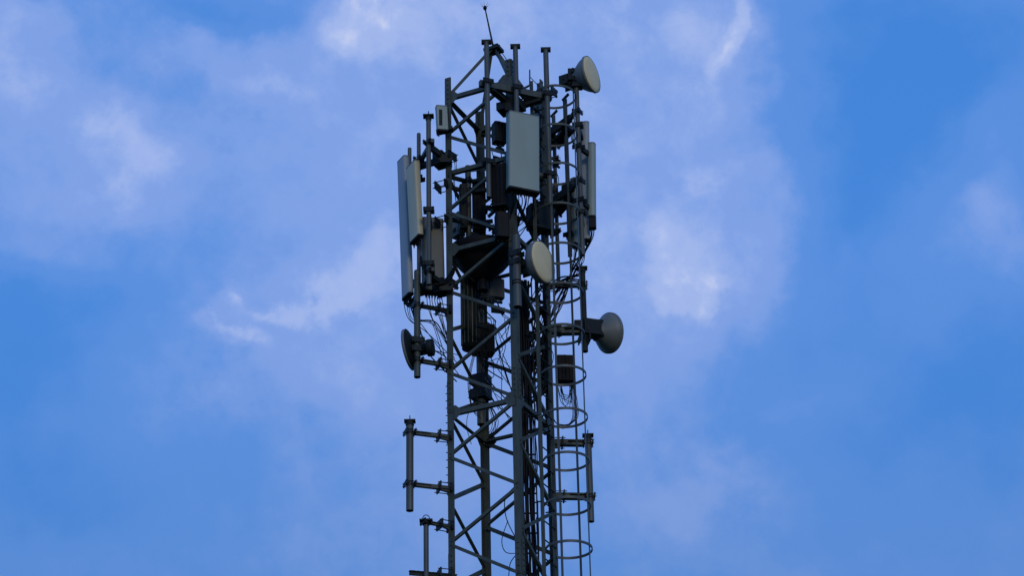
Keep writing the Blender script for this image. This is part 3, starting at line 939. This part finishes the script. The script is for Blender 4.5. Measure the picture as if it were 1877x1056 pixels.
# under and behind the front panel
for i in range(9):
    x0 = 940 + i * 5
    cable([(x0, 354, -1.0), (x0 + rnd.uniform(-3, 3), 372, -.95), (x0 - rnd.uniform(2, 16), 392 + rnd.uniform(0, 12), -.7), (940 + rnd.uniform(-8, 12), 425 + rnd.uniform(0, 20), -.4)], .007,
          'black cable dropping from the bottom of the wide front panel', 'cables dropping from the wide front panel', 'antenna_cable')
for i in range(26):
    x0, y0 = rnd.uniform(900, 935), rnd.uniform(268, 400)
    cable([(x0, y0, -.4), (x0 + rnd.uniform(-16, 16), y0 + rnd.uniform(12, 26), -.35), (x0 + rnd.uniform(-18, 18), y0 + rnd.uniform(26, 46), -.3), (x0 + rnd.uniform(-8, 14), y0 + rnd.uniform(45, 75), -.2)], rnd.choice((.006, .008, .011)),
          'black cable tangled left of and below the wide front panel', 'tangled cables behind the wide front panel', 'jumper_cable')
for i in range(10):
    x0, y0 = rnd.uniform(1003, 1022), rnd.uniform(270, 345)
    cable([(x0, y0, .2), (x0 + rnd.uniform(-6, 10), y0 + 14, .2), (x0 + rnd.uniform(-8, 8), y0 + 30, .2), (x0 + rnd.uniform(-4, 8), y0 + 48, .2)], .006,
          'small black cable curled among the pipes inside the cage outline', 'curled cables among the right frame pipes', 'jumper_cable')
for i in range(3):
    cable([(1051 + i, 236, -.1), (1047 + 2 * i, 250, -.1), (1050 + i, 262, -.1), (1056, 275, -.2), (1060 + i, 292, -.2)], .006,
          'thin cable curling down from the upper right dish pipe', 'thin cables under the upper right dish', 'thin_wire')
# right panels down to the ladder side
for i in range(11):
    x0, y0 = (rnd.uniform(1081, 1089), 419) if i < 4 else (rnd.uniform(1048, 1080), rnd.uniform(442, 452))
    cable([(x0, y0, -.1), (x0 - rnd.uniform(1, 5), y0 + rnd.uniform(20, 34), .0), (1056 - rnd.uniform(0, 12), 496 + rnd.uniform(0, 14), .2), (1030 - rnd.uniform(0, 14), 545 + rnd.uniform(0, 20), .3), (1004 - rnd.uniform(0, 10), 605 + rnd.uniform(0, 30), .2), (972, 660 + rnd.uniform(0, 40), .1)],
          rnd.choice((.006, .008, .010)), 'black cable sweeping from the right panels down into the tower', 'cables sweeping down from the right panels', 'antenna_cable')
for i in range(5):
    cable([(1014, 518 + 6 * i, .3), (1030, 506 + 5 * i, .3), (1046, 505 + 4 * i, .25), (1062, 500 + 6 * i, .2)], .012,
          'thick cable strung between the right leg and the lower right dish pipe', 'thick cables above the lower right dish', 'cable_loop', 2)
# web of cables between bundle and right leg
for i in range(28):
    x0, y0 = rnd.uniform(968, 1006), rnd.uniform(480, 640)
    cable([(x0, y0, .15), (x0 + rnd.uniform(-14, 14), y0 + rnd.uniform(20, 40), .15), (x0 + rnd.uniform(-22, 16), y0 + rnd.uniform(45, 80), .1), (966 + rnd.uniform(-4, 26), y0 + rnd.uniform(90, 140), .05)], rnd.choice((.006, .009, .013)),
          'black cable in the web between the feeder bundle and the right leg', 'web of cables beside the feeder bundle', 'jumper_cable')
for i in range(12):
    x0, y0 = rnd.uniform(972, 990), rnd.uniform(700, 960)
    q_ = rnd.uniform(-3, 9)
    cable([(x0, y0, .15), (x0 + q_ * .6, y0 + 45, .15), (x0 + q_, y0 + 95, .1), (x0 + q_ * .5 + rnd.uniform(-4, 4), y0 + 150, .05)], rnd.choice((.006, .008)),
          'thin black cable hanging beside the lower feeder bundle', 'thin cables beside the lower feeder bundle', 'jumper_cable')
# loops hanging in the centre bays
for i in range(18):
    x0, y0 = rnd.uniform(868, 925), rnd.uniform(570, 660)
    cable([(x0, y0, .2), (x0 + rnd.uniform(0, 25), y0 + rnd.uniform(15, 40), .2), (x0 + rnd.uniform(-8, 35), y0 + rnd.uniform(40, 80), .2), (min(948, x0 + rnd.uniform(5, 60)), y0 + rnd.uniform(60, 140), .1)], rnd.choice((.005, .006, .009)),
          'black cable looping below the black bowl inside the tower', 'cables looping in the middle of the tower', 'jumper_cable')
for i in range(10):
    x0 = rnd.uniform(880, 940)
    cable([(x0, 556, .0), (x0 + 8, 575 + rnd.uniform(-4, 8), .0), (x0 + rnd.uniform(12, 30), 590, .0), (x0 + rnd.uniform(0, 20), 620, .05)], .006,
          'short black cable under the cream box inside the tower', 'short cables under the cream box', 'jumper_cable')
for i in range(5):
    x0 = 858 + i * 2
    cable([(x0 + 12, 640, .3), (x0 + 2, 680, .3), (x0, 710 + 6 * i, .3), (x0 + 6, 745 + 5 * i, .3), (x0 + 20, 760 + 4 * i, .3)] if i < 3 else [(872, 730, .3), (858, 760, .3), (856, 785, .3), (864, 815, .3)], .005,
          'thin cable hanging beside the open end of the rear leg pipe', 'thin cables beside the rear leg pipe', 'thin_wire')
for i in range(6):
    cable([(893 + i, 740, .4), (905 + rnd.uniform(-3, 8), 765 + rnd.uniform(0, 10), .4), (904 + rnd.uniform(-8, 6), 785 + 3 * i, .4), (896, 795 + 2 * i, .4)], .005,
          'thin cable loop between the rear leg and the nearest leg at mid height', 'thin loops right of the rear leg', 'thin_wire')
# loops under the finned radio in the cage
for i in range(7):
    xx = 1026 + rnd.uniform(-4, 4)
    cable([(xx, 708, .5), (xx + 6, 722 + 3 * i, .5), (xx + 18, 724 + 3.5 * i, .5), (1050 - i, 706, .5)], .005,
          'thin cable loop hanging under the finned radio unit in the cage', 'thin loops under the finned radio unit', 'thin_wire')
for i in range(6):
    xx = 1046 + 2 * i
    cable([(1046 + i, 706, .5), (xx + 1, 730, .5), (xx + 4, 760, .5), (xx - 4, 778 - i, .5), (1020 + 2 * i, 776 + 2 * i, .5), (1012, 764, .4)], .005,
          'thin cable falling past the cage hoops and looping back to the leg', 'thin cables falling from the finned radio unit', 'thin_wire')
cable([(944, 892, -.4), (926, 915, -.35), (928, 950, -.35), (944, 985, -.4)], .007, 'single black cable bowing left of the nearest leg, upper of two', None, 'cable_loop')
cable([(931, 955, -.35), (920, 990, -.35), (926, 1012, -.35), (944, 1015, -.4), (950, 1008, -.4)], .006, 'black cable forming a hanging loop low beside the nearest leg', None, 'cable_loop')
cable([(946, 1018, -.35), (935, 1035, -.35), (932, 1070, -.35)], .007, 'short black cable leaving the bottom edge beside the nearest leg', None, 'cable_loop')
